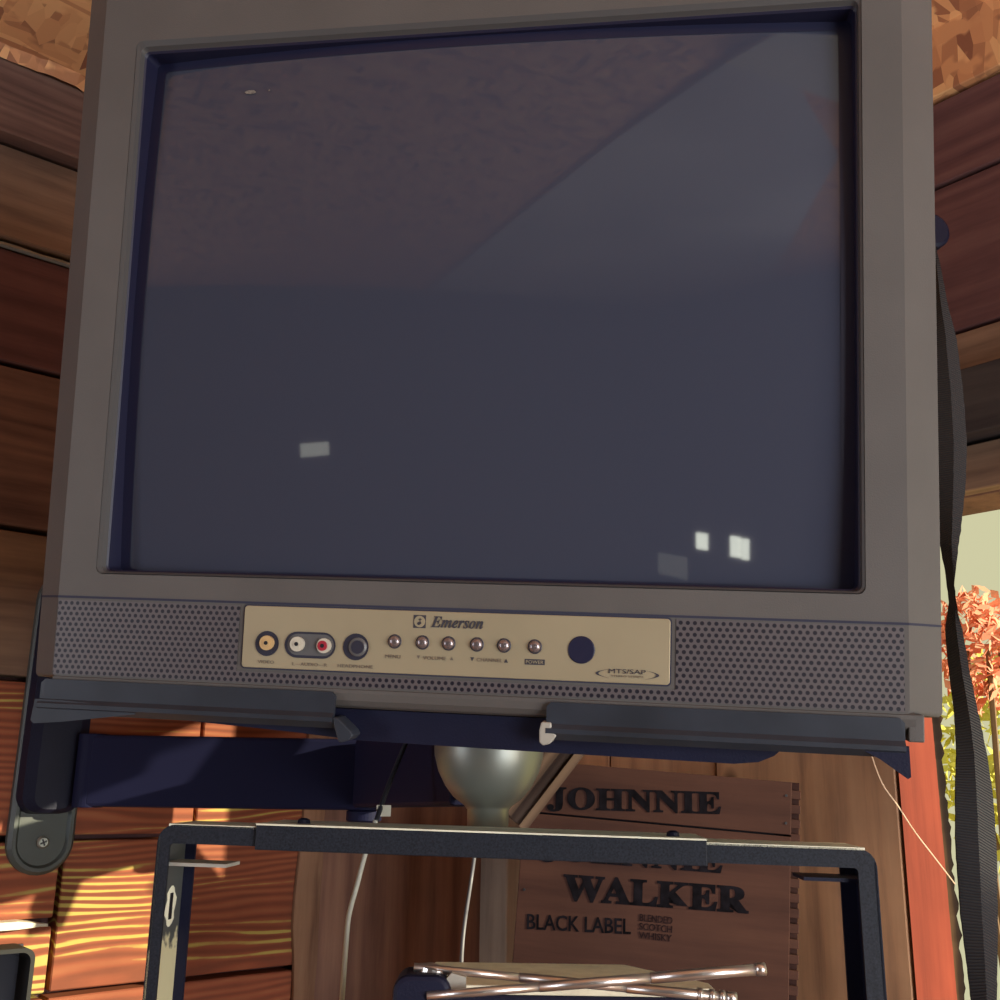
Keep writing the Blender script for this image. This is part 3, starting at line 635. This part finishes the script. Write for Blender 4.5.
# first arm
pv = at(366, 770, 1.31); a0 = at(60, 770, 1.225)
def beam_between(p, q, z0, z1, th, bv=0.004, z0b=None, z1b=None):
    p = Vector((p[0], p[1], 0)); q = Vector((q[0], q[1], 0)); d = (q - p).normalized(); nrm = Vector((-d.y, d.x, 0)) * th / 2
    bm = BM(); z0b = z0 if z0b is None else z0b; z1b = z1 if z1b is None else z1b
    loft(bm, [[p + nrm + Vector((0, 0, z0)), p - nrm + Vector((0, 0, z0)), p - nrm + Vector((0, 0, z1)), p + nrm + Vector((0, 0, z1))],
              [q + nrm + Vector((0, 0, z0b)), q - nrm + Vector((0, 0, z0b)), q - nrm + Vector((0, 0, z1b)), q + nrm + Vector((0, 0, z1b))]], True, True)
    return bm
mobj('lower_arm', beam_between((hinge.x, hinge.y), pv, 1.4135, 1.4955, 0.035), M['arm'], bevel=0.004)
bm = BM(); lathe(bm, [(0.016, 1.399), (0.021, 1.402), (0.021, 1.412), (0.017, 1.414), (0.017, 1.500)], Matrix.Translation((pv.x, pv.y, 0))); mobj('elbow_pivot', bm, M['arm'])
cx, cy = -0.006, 0.905
mobj('upper_arm', beam_between((pv.x + 0.012, pv.y - 0.02), (cx - 0.01, cy + 0.06), 1.417, 1.495, 0.05, z0b=1.428), M['arm'], bevel=0.004)
# swivel cup
bm = BM(); lathe(bm, [(0.0170, 1.4135), (0.0172, 1.4265), (0.020, 1.4300), (0.0290, 1.4365), (0.0360, 1.4455), (0.0420, 1.4570), (0.0455, 1.470), (0.0462, 1.480), (0.0462, 1.500), (0.044, 1.504)], Matrix.Translation((cx, cy, 0)), 48)
mobj('swivel_cup', bm, M['silver'], smooth=True)
bm = BM(); lathe(bm, [(0.030, -0.335), (0.034, -0.318)], Matrix.Translation((0.02, 0.20, 0))); mobj('tilt_boss', bm, M['black'], M4=TV)
# cradle plate under the set and its lips, in television coordinates
bm = BM(); prism(bm, [(-0.245, -0.3115), (-0.21, -0.3125), (-0.12, -0.317), (-0.07, -0.3205), (0.03, -0.3215), (0.19, -0.3225), (0.206, -0.3205), (0.216, -0.316), (0.222, -0.3105), (0.222, -0.2988), (-0.245, -0.2988)], 0.012, 0.30)
mobj('cradle_plate', bm, M['black'], M4=TV)
def lip(x0, x1, inner):   # profile: upright face, bend ridge, return flange
    prof = [(-0.0018, -0.2862), (-0.0050, -0.2862), (-0.0056, -0.3005), (-0.0088, -0.3035), (-0.0088, -0.3065), (-0.002, -0.3115), (0.010, -0.3125), (0.010, -0.3105), (0.0, -0.3100), (-0.0040, -0.306)]
    bm = BM(); xs = [x0, x0 + 0.003, x1 - 0.003, x1]; lps = []
    for i, x in enumerate(xs):
        dz = -0.003 if ((i == 0 or i == 3)) else 0
        lps.append([(x, y, z + (dz if z > -0.29 else 0)) for y, z in prof])
    loft(bm, lps, True, True); return bm
l1 = mobj('cradle_lip', lip(-0.3095, -0.0835, 1), M['lipsteel'], M4=TV)
l2 = mobj('cradle_lip', lip(0.0655, 0.2955, 0), M['lipsteel'], M4=TV)
# end gussets and the curled inner horns
bm = BM(); prism(bm, [(-0.3120, -0.3010), (-0.3140, -0.3165), (-0.3115, -0.3185), (-0.29, -0.3165), (-0.232, -0.3085), (-0.232, -0.304), (-0.29, -0.301)], -0.0075, -0.0050); mobj('end_gusset', bm, M['lipsteel'], M4=TV)
bm = BM(); prism(bm, [(0.2635, -0.3045), (0.2975, -0.3035), (0.2985, -0.3225), (0.2965, -0.3238), (0.2800, -0.3125)], -0.0070, -0.0045); mobj('end_gusset', bm, M['black'], M4=TV)
def horn(pts): bm = BM(); prism(bm, pts, -0.0085, 0.010); return bm
mobj('lip_horn', horn([(-0.0835, -0.3030), (-0.0800, -0.3035), (-0.0700, -0.3120), (-0.0680, -0.3150), (-0.0710, -0.3185), (-0.0770, -0.3205), (-0.0790, -0.3190), (-0.0825, -0.3090)]), M['lipsteel'], M4=TV, bevel=0.001)
mobj('lip_horn', horn([(0.0625, -0.2995), (0.0690, -0.2995), (0.0700, -0.3050), (0.0730, -0.3080), (0.0690, -0.3135), (0.0640, -0.3150), (0.0615, -0.3130), (0.0612, -0.3050)]), M['grey'], M4=TV, bevel=0.001)

# ================================================================== SHELF BRACKET
sb = thing('shelf_bracket', 'black adjustable U-shaped shelf bracket hung below the swivel cup', 'bracket', Matrix.Translation((0, 0.82, 1.17)))
bpy.context.view_layer.update()
def sobj(name, bm, m, parent=None, **k):
    o = obj(name, bm, m, parent or sb, **k); o.matrix_basis = (parent or sb).matrix_world.inverted() if parent is None else I4; return o
BL = at(159, 824, 0.83); BRt = at(876, 849, 0.79)
bd_ = (BRt - BL); bd_.z = 0; bx_ = bd_.normalized(); by_ = Vector((-bx_.y, bx_.x, 0))
LEN = bd_.length; slope = (BRt.z - BL.z) / LEN
BF = Matrix(((bx_.x, by_.x, 0, BL.x), (bx_.y, by_.y, 0, BL.y), (slope, 0, 1, BL.z), (0, 0, 0, 1)))     # x along the bar
def bb(*a): 
    bm = BM(); box(bm, *a); bmesh.ops.transform(bm, matrix=BF, verts=bm.verts); return bm
def Bx(u): return LEN * (u - 160) / 713
rb = 0.013
# outer rod with its rounded shoulders: a bent flat bar
def bentbar(y0, y1, w, xin0, xin1, zb):
    bm = BM(); O, Iv = [], []
    def arc(cx_, cz_, r, a0, a1, k=6): return [(cx_ + r * math.cos(a0 + (a1 - a0) * i / k), cz_ + r * math.sin(a0 + (a1 - a0) * i / k)) for i in range(k + 1)]
    O = [(xin0, zb)] + arc(xin0 + rb, -rb, rb, PI, PI / 2) + arc(xin1 - rb, -rb, rb, PI / 2, 0) + [(xin1, zb)]
    r2 = 0.003; wl = w * 0.70; wt = w
    Iv = [(xin0 + wl, zb)] + arc(xin0 + wl + r2, -wt - r2, r2, PI, PI / 2) + arc(xin1 - w - r2, -wt - r2, r2, PI / 2, 0) + [(xin1 - w, zb)]
    lps = [[(o[0], y0, o[1]) , (o[0], y1, o[1]), (i[0], y1, i[1]), (i[0], y0, i[1])] for o, i in zip(O, Iv)]
    loft(bm, lps, True, True); bmesh.ops.transform(bm, matrix=BF, verts=bm.verts); return bm
sobj('end_frame', bentbar(0.0, 0.003, 0.0135, 0, LEN, -0.25), M['frost'])
sobj('back_frame', bentbar(0.055, 0.058, 0.0115, 0.002, LEN - 0.002, -0.25), M['black'])
fl = sobj('top_flange', bb(rb * 0.6, LEN - rb * 0.6, 0.0, 0.058, -0.0012, 0.0006), M['sunlit_pale'])
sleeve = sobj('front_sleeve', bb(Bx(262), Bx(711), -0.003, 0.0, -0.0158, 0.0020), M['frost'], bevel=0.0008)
sobj('sleeve_top', bb(Bx(262), Bx(711), -0.003, 0.075, 0.0018, 0.0030), M['sunlit_pale'])
# webs joining front and back legs
def web(x, m, name):
    bm = BM(); box(bm, x, x + 0.0015, 0.0, 0.056, -0.25, -rb * 0.7); bmesh.ops.transform(bm, matrix=BF, verts=bm.verts); return sobj(name, bm, m)
web(0.0006, M['sunlit_web'], 'leg_web')
web(LEN - 0.0022, M['black'], 'leg_web')
# keyhole slot in the left web
bm = BM(); box(bm, 0.0021, 0.0028, 0.030, 0.036, -0.071, -0.052); bmesh.ops.transform(bm, matrix=BF, verts=bm.verts); sobj('keyhole_slot', bm, M['hole'])
bm = BM(); prv = []
for k in range(18): prv.append((0.0024, 0.033 + 0.0105 * math.cos(2 * PI * k / 18) * (1 + 0.2 * math.sin(k * 2.1)), -0.0615 + 0.015 * math.sin(2 * PI * k / 18)))
bm.faces.new([bm.verts.new(p) for p in prv]); bmesh.ops.transform(bm, matrix=BF, verts=bm.verts); sobj('worn_patch', bm, M['sunlit_pale'])
sobj('shelf_tab', bb(0.004, 0.052, 0.006, 0.040, -0.0300, -0.0275), M['grey'])
sobj('shelf_tab', bb(LEN - 0.050, LEN - 0.004, 0.010, 0.052, -0.0240, -0.0215), M['black'])
for u in (303, 681):
    bm = BM(); c_ = BF @ Vector((Bx(u), 0.02, 0.003)); lathe(bm, [(0.005, 0), (0.0045, 0.003), (0.002, 0.0042)], Matrix.Translation(c_), 12)
    sobj('rivet', bm, M['black'])
sobj('bottom_shelf', bb(0.0, LEN, 0.0, 0.30, -0.253, -0.250), M['black'])

# ================================================================== SET-TOP BOX, ANTENNA
zt = at(500, 975, 0.72).z
shz = BL.z - 0.25
bt = thing('converter_box', 'small set-top box with bright pale lid under the folded antenna rods', 'set-top box', Matrix.Translation((0.03, 0.8, shz)))
def tobj(name, bm, m, root, parent=None, **k):
    o = obj(name, bm, m, parent or root, **k); o.matrix_basis = root.matrix_world.inverted() if parent is None else I4; return o
bpy.context.view_layer.update()
yb, yf = 0.885, 0.79
def pt(u, y, z): p = at(u, 900, y); return (p.x * 1.0, y, z)
zl = at(530, 963, yb).z
x0 = at(435, 965, yb).x; x1 = at(625, 965, yb).x; x2 = at(712, 990, 0.80).x
lid = [(x0, yb), (x1, yb), (x2, 0.812), (x2, yf), (x0 - 0.005, yf)]
bm = BM(); loft(bm, [[(x, y, shz + 0.012) for x, y in lid], [(x, y, zl - 0.006) for x, y in lid]], True, True); tobj('body', bm, M['black'], bt, bevel=0.002)
bm = BM(); loft(bm, [[(x, y, zl - 0.006) for x, y in lid], [(x, y, zl) for x, y in lid]], True, True); tobj('lid', bm, M['sunlit_pale'], bt, bevel=0.001)
for x, y in ((x0 + 0.01, yf + 0.01), (x2 - 0.012, yf + 0.01), (x0 + 0.01, yb - 0.01), (x1 - 0.01, yb - 0.012)):
    bm = BM(); lathe(bm, [(0.006, shz + 0.001), (0.006, shz + 0.0115)], Matrix.Translation((x, y, 0)), 12); tobj('rubber_foot', bm, M['dcable'], bt)

an = thing('rabbit_ear_antenna', 'folded chrome rabbit-ear antenna lying crossed on the set-top box', 'antenna', Matrix.Translation(at(430, 990, 0.70)))
bpy.context.view_layer.update()
b0 = at(423, 992, 0.715)
bm = BM(); loft(bm, [rrect(b0.x - 0.018, b0.x + 0.018, b0.z - 0.06, b0.z + 0.012, 0.010, y_) for y_ in (0.70, 0.735)], True, True); tobj('base', bm, M['black'], an, bevel=0.003)
bm = BM(); lathe(bm, [(0.010, 0), (0.010, 0.004), (0.004, 0.006)], Matrix.Translation(at(432, 974, 0.72)) @ Matrix.Rotation(0.2, 4, 'Y'), 20); tobj('hinge', bm, M['chrome'], an)
def rod(p, q, r, segs=3):
    p = Vector(p); q = Vector(q); bm = BM()
    for i in range(segs):
        a = p.lerp(q, i / segs); b = p.lerp(q, (i + 1) / segs + 0.01); rr = r * (1 - 0.10 * (segs - 1 - i)); tube(bm, [a, b], rr, 14)
    d = (q - p).normalized(); tube(bm, [q - d * 0.004, q + d * 0.002], r * 1.15, 14)
    return bm
tobj('telescopic_rod', rod(at(414, 967, 0.715), at(733, 998, 0.715), 0.0032), M['chrome'], an, smooth=True)
tobj('telescopic_rod', rod(at(427, 996, 0.700), at(762, 969, 0.700), 0.0034), M['chrome'], an, smooth=True)
bm = BM()
for u in (700, 712, 722):
    p = at(414, 967, 0.715).lerp(at(733, 998, 0.715), (u - 414) / 319); d = (at(733, 998, 0.715) - at(414, 967, 0.715)).normalized(); tube(bm, [p - d * 0.0015, p + d * 0.0015], 0.0042, 14)
tobj('rod_collar', bm, M['chrome'], an, smooth=True)
bm = BM(); prism(bm, [(at(440, 985, 0.71).x, at(440, 985, 0.71).z), (at(452, 972, 0.71).x, at(452, 972, 0.71).z), (at(466, 976, 0.71).x, at(466, 976, 0.71).z), (at(466, 992, 0.71).x, at(466, 992, 0.71).z)], 0.706, 0.716); tobj('hinge_fork', bm, M['grey'], an)

# ================================================================== CRATE
KR = frame((0.9926, -0.0996, -0.0699), (0.0998, 0.995, 0), (0.0696, -0.007, 0.9976), (0.19, 1.25, 1.35))
cr = thing('wooden_crate', 'old brown wooden liquor crate with black stencilled lettering in the corner behind the bracket', 'crate', KR)
bpy.context.view_layer.update()
CX0, CX1 = -0.162, 0.150
def kb(name, x0, x1, z0, z1, y0=0.0, y1=0.008, m='crate', **k): return obj(name, boxm(x0, x1, y0, y1, z0, z1), M[m], cr, bevel=0.0008, **k)
kb('front_board', CX0, CX1 - 0.010, 0.0555, 0.1130)
kb('front_board', CX0, CX1 - 0.010, -0.255, 0.0535)
kb('side_board', CX0, CX0 + 0.010, -0.255, 0.113, 0.009, 0.022)
kb('side_board', CX1 - 0.010, CX1, -0.255, 0.113, 0.009, 0.022)
bm = BM(); zz = -0.253
while zz < 0.11:
    box(bm, CX1 - 0.0105, CX1, 0.0005, 0.0085, zz, zz + 0.0095); zz += 0.0158
obj('finger_joints', bm, M['crate'], cr, bevel=0.0006)
obj('back_board', boxm(CX0, CX1, 0.022, 0.026, -0.255, 0.11), M['frame_in'], cr)
def ctext(name, s_, x, z, w_, h_, m='crate_ink', bold=0.0, rot=0.0):
    return text(name, s_, M[m], cr, x, z, 0.05, y=-0.0004, width=w_, height=h_, bold=bold, rot=rot, thick=0.0002)
BOLD = lambda t: ''.join(chr(0x1D400 + ord(c) - 65) if c.isalpha() else c for c in t)
ctext('title_lettering', BOLD('JOHNNIE'), -0.037, 0.0765, 0.198, 0.028, bold=0.0009, rot=0.055)
ctext('title_lettering', BOLD('JOHNNIE'), -0.037, 0.0170, 0.205, 0.028, bold=0.0009, rot=0.015)
ctext('title_lettering', BOLD('WALKER'), -0.008, -0.0205, 0.206, 0.029, bold=0.0012, rot=0.025)
ctext('label_lettering', 'BLACK LABEL', -0.091, -0.0605, 0.116, 0.0165, bold=0.0006, rot=0.05)
for k_, t_ in enumerate(('BLENDED', 'SCOTCH', 'WHISKY')):
    ctext('small_lettering', t_, -0.0055, -0.0470 - 0.0092 * k_, 0.036, 0.0072, m='crate_ink2')
# nail heads
for x, z in ((-0.155, 0.10), (-0.155, 0.065), (-0.155, -0.03), (-0.155, -0.11), (0.134, 0.098), (0.134, 0.068)):
    bm = BM(); lathe(bm, [(0.0016, 0), (0.0014, 0.0006)], disc_M(x, 0, z), 8); obj('nail_head', bm, M['hole'], cr)
# the ledge the crate stands on, below the view
struct(obj('trim_9', boxm(-0.18, 0.36, 1.02, 1.45, 1.05, 1.078), M['post']))

# ================================================================== DIAGONAL BRACE
pA = at(516, 818, 1.13); pB = at(590, 722, 1.13); dz = (pB - pA); ln = dz.length; dx = dz.normalized(); dyv = Vector((0, 1, 0)); dyv = (dyv - dx * dyv.dot(dx)).normalized(); dn = dx.cross(dyv)
BFm = Matrix(((dx.x, dyv.x, dn.x, pA.x), (dx.y, dyv.y, dn.y, pA.y), (dx.z, dyv.z, dn.z, pA.z), (0, 0, 0, 1)))
bm = BM(); box(bm, -0.004, ln + 0.2, 0, 0.03, -0.016, 0.022)
br = obj('diagonal_brace', bm, M['brace'], mw=BFm, bevel=0.002)
tag(br, 'grey-brown wooden brace slanting up between silver cup and crate', 'wooden brace')
obj('batten', boxm(-0.004, ln + 0.2, -0.006, 0.0, -0.0155, -0.007), M['brace'], br)

# ================================================================== CABLES
def cable(name, pix, m, r, label, grp=None, y=None):
    pts = smoothpath([at(u, v, d) for u, v, d in pix]); bm = BM(); tube(bm, pts, r, 8)
    return tag(obj(name, bm, m, smooth=True), label, 'cable', grp)
cable('power_cable', [(408, 738, 0.99), (398, 762, 0.985), (386, 792, 0.97), (376, 822, 0.95)], M['dcable'], 0.0022, 'short dark cable drooping from the mount above the white cable')
cable('power_cable', [(376, 820, 0.95), (366, 851, 0.95), (357, 885, 0.95), (349, 915, 0.95), (346, 945, 0.95), (343, 985, 0.95), (341, 1020, 0.95), (340, 1120, 0.95)], M['cable'], 0.0022, 'white cable hanging down left of the antenna')
cable('antenna_lead', [(478, 812, 1.0), (475, 850, 1.0), (471, 880, 1.0), (465, 920, 0.98), (462, 950, 0.97), (461, 985, 0.96), (460, 1060, 0.95)], M['gcable'], 0.0018, 'thin dark cable dropping behind the set-top box')
p0 = at(384, 811, 0.96)
tg = obj('cable_tag', boxm(p0.x - 0.0065, p0.x + 0.006, p0.y - 0.001, p0.y + 0.001, p0.z - 0.0045, p0.z + 0.005), M['white']); tag(tg, 'tiny white tag on the dark cable', 'tag')

# ================================================================== STRAP
lft = [(922, 236), (929, 262), (930, 300), (932, 350), (935, 400), (937, 450), (938, 500), (940, 540), (946, 570), (950, 603), (946, 627), (947.5, 650), (950, 672), (955, 712), (957, 750), (956, 784), (956, 841), (961, 913), (972, 1000), (978, 1050)]
rgt = [(932, 236), (940, 262), (947, 300), (957, 340), (963, 390), (967, 440), (966, 480), (962, 520), (957, 560), (954, 585), (958, 612), (963, 633), (966, 650), (970, 672), (980, 720), (988, 760), (993, 795), (997, 850), (998, 920), (997, 1000), (996, 1050)]
def resample(L, n):
    out = []
    for i in range(n):
        t = i / (n - 1) * (len(L) - 1); k = min(int(t), len(L) - 2); f = t - k
        out.append((L[k][0] * (1 - f) + L[k + 1][0] * f, L[k][1] * (1 - f) + L[k + 1][1] * f))
    return out
def interp(L, v):
    for (u0, v0), (u1, v1) in zip(L, L[1:]):
        if v0 <= v <= v1 + 1e-6: return u0 + (u1 - u0) * (v - v0) / (v1 - v0)
    return L[-1][0]
bm = BM(); lps = []; NV = 150
for i in range(NV):
    v = 236 + (1050 - 236) * i / (NV - 1); d = 0.918 - 0.118 * i / NV
    a_ = at(interp(lft, v) + 0.6 * noise.noise(Vector((v * 0.3, 0, 0))), v, d); b_ = at(interp(rgt, v) + 0.9 * noise.noise(Vector((v * 0.5, 5, 0))), v, d - 0.012)
    m_ = (a_ + b_) / 2 + Vector((0, -0.004, 0)); th = Vector((0, 0.0022, 0)); lps.append([a_, m_, b_, b_ + th, m_ + th, a_ + th])
loft(bm, lps, True, True)
st = obj('webbing_strap', bm, M['strap'], smooth=False); tag(st, 'black woven webbing strap hanging twisted beside the right edge of the television', 'strap')
kc = at(928, 234, 0.93)
bm = BM(); lathe(bm, [(0.015, -0.010), (0.0185, -0.008), (0.0185, 0.008), (0.015, 0.010)], Matrix.Translation(kc) @ Matrix.Rotation(PI / 2, 4, 'X') @ Matrix.Rotation(0.2, 4, 'Y'), 32)
bm2 = obj('strap_knob', bm, M['black'], bevel=0.001); tag(bm2, 'round dark disc sticking out behind the television above the strap', 'knob')
bm = BM(); k1 = Vector((0.26, 1.38, 1.99)); tube(bm, [kc, k1], 0.006, 8); obj('knob_peg', bm, M['black'], bm2)

# ================================================================== SPIDER THREAD, CORNER BOX, BOLTS
bm = BM(); pts = [at(870, 751, 0.75), at(882, 783, 0.80), at(898, 806, 0.84), at(915, 832, 0.88), at(935, 858, 0.93), at(955, 884, 1.0)]; tube(bm, smoothpath(pts, 4), 0.00055, 5)
tag(obj('spider_thread', bm, M['web']), 'pale spider thread slanting across the red window jamb', 'spider thread')
bx = thing('corner_box', 'black open box with grey rounded rim at the lower left wall', 'box', WL)
bpy.context.view_layer.update()
bm = BM(); loft(bm, [rrect(0.697, 0.86, 1.02, 1.262, 0.012, 0.05), rrect(0.697, 0.86, 1.02, 1.262, 0.012, 0.006), rrect(0.7015, 0.853, 1.027, 1.2575, 0.010, 0.006), rrect(0.7015, 0.853, 1.027, 1.2575, 0.010, 0.05), rrect(0.697, 0.86, 1.02, 1.262, 0.012, 0.05)])
obj('rim', bm, M['grey_rim'], bx)
obj('back', boxm(0.698, 0.859, 0.004, 0.0085, 1.021, 1.261), M['frame_in'], bx, bevel=0.001)

# ================================================================== OUTDOORS
bm = BM(); box(bm, -3, 9, 0.12, 12, -0.25, -0.2); struct(obj('ground', bm, M['grass'], mw=WR))
def shrub(name, cx_, cy_, cz_, rad, nleaf, ls, m, label, h):
    t = thing(name, label, 'shrub', Matrix.Translation((cx_, cy_, -0.2))); bpy.context.view_layer.update()
    bm = BM()
    for i in range(nleaf):
        d = Vector((random.gauss(0, 1), random.gauss(0, 1), random.gauss(0, 1))).normalized() * rad * random.uniform(0.3, 1) ** 0.5
        c = Vector((d.x, d.y, d.z * h + cz_ + 0.2)); a = Vector((random.gauss(0, 1), random.gauss(0, 1), random.gauss(0, 1))).normalized(); b_ = a.orthogonal().normalized()
        bm.faces.new([bm.verts.new(c + a * ls), bm.verts.new(c + b_ * ls * 0.5), bm.verts.new(c - a * ls), bm.verts.new(c - b_ * ls * 0.5)])
    obj('foliage', bm, M[m], t)
    bm = BM()
    for k in range(4):
        a = 2 * PI * k / 4; tube(bm, [(0.008 * math.cos(a), 0.008 * math.sin(a), 0), (rad * 0.1 * math.cos(a), rad * 0.1 * math.sin(a), cz_ * 0.6 + 0.1), (rad * 0.6 * math.cos(a), rad * 0.6 * math.sin(a), cz_ + 0.2)], 0.007, 6)
    obj('stem', bm, M['bark_out'], t)
q = at(972, 600, 2.6); shrub('red_glare_shrub', q.x + 0.0, q.y, q.z - 0.12, 0.10, 500, 0.022, 'leaf_red', 'red-leaved shrub standing in for red glare outside the window opening', 1.6)  # stand-in for a blown-out red patch of jamb and glare
q = at(1010, 760, 3.4); shrub('green_shrub', q.x + 0.05, q.y, q.z, 0.28, 900, 0.035, 'leaf_green', 'yellow-green shrub farther outside the window opening', 1.4)
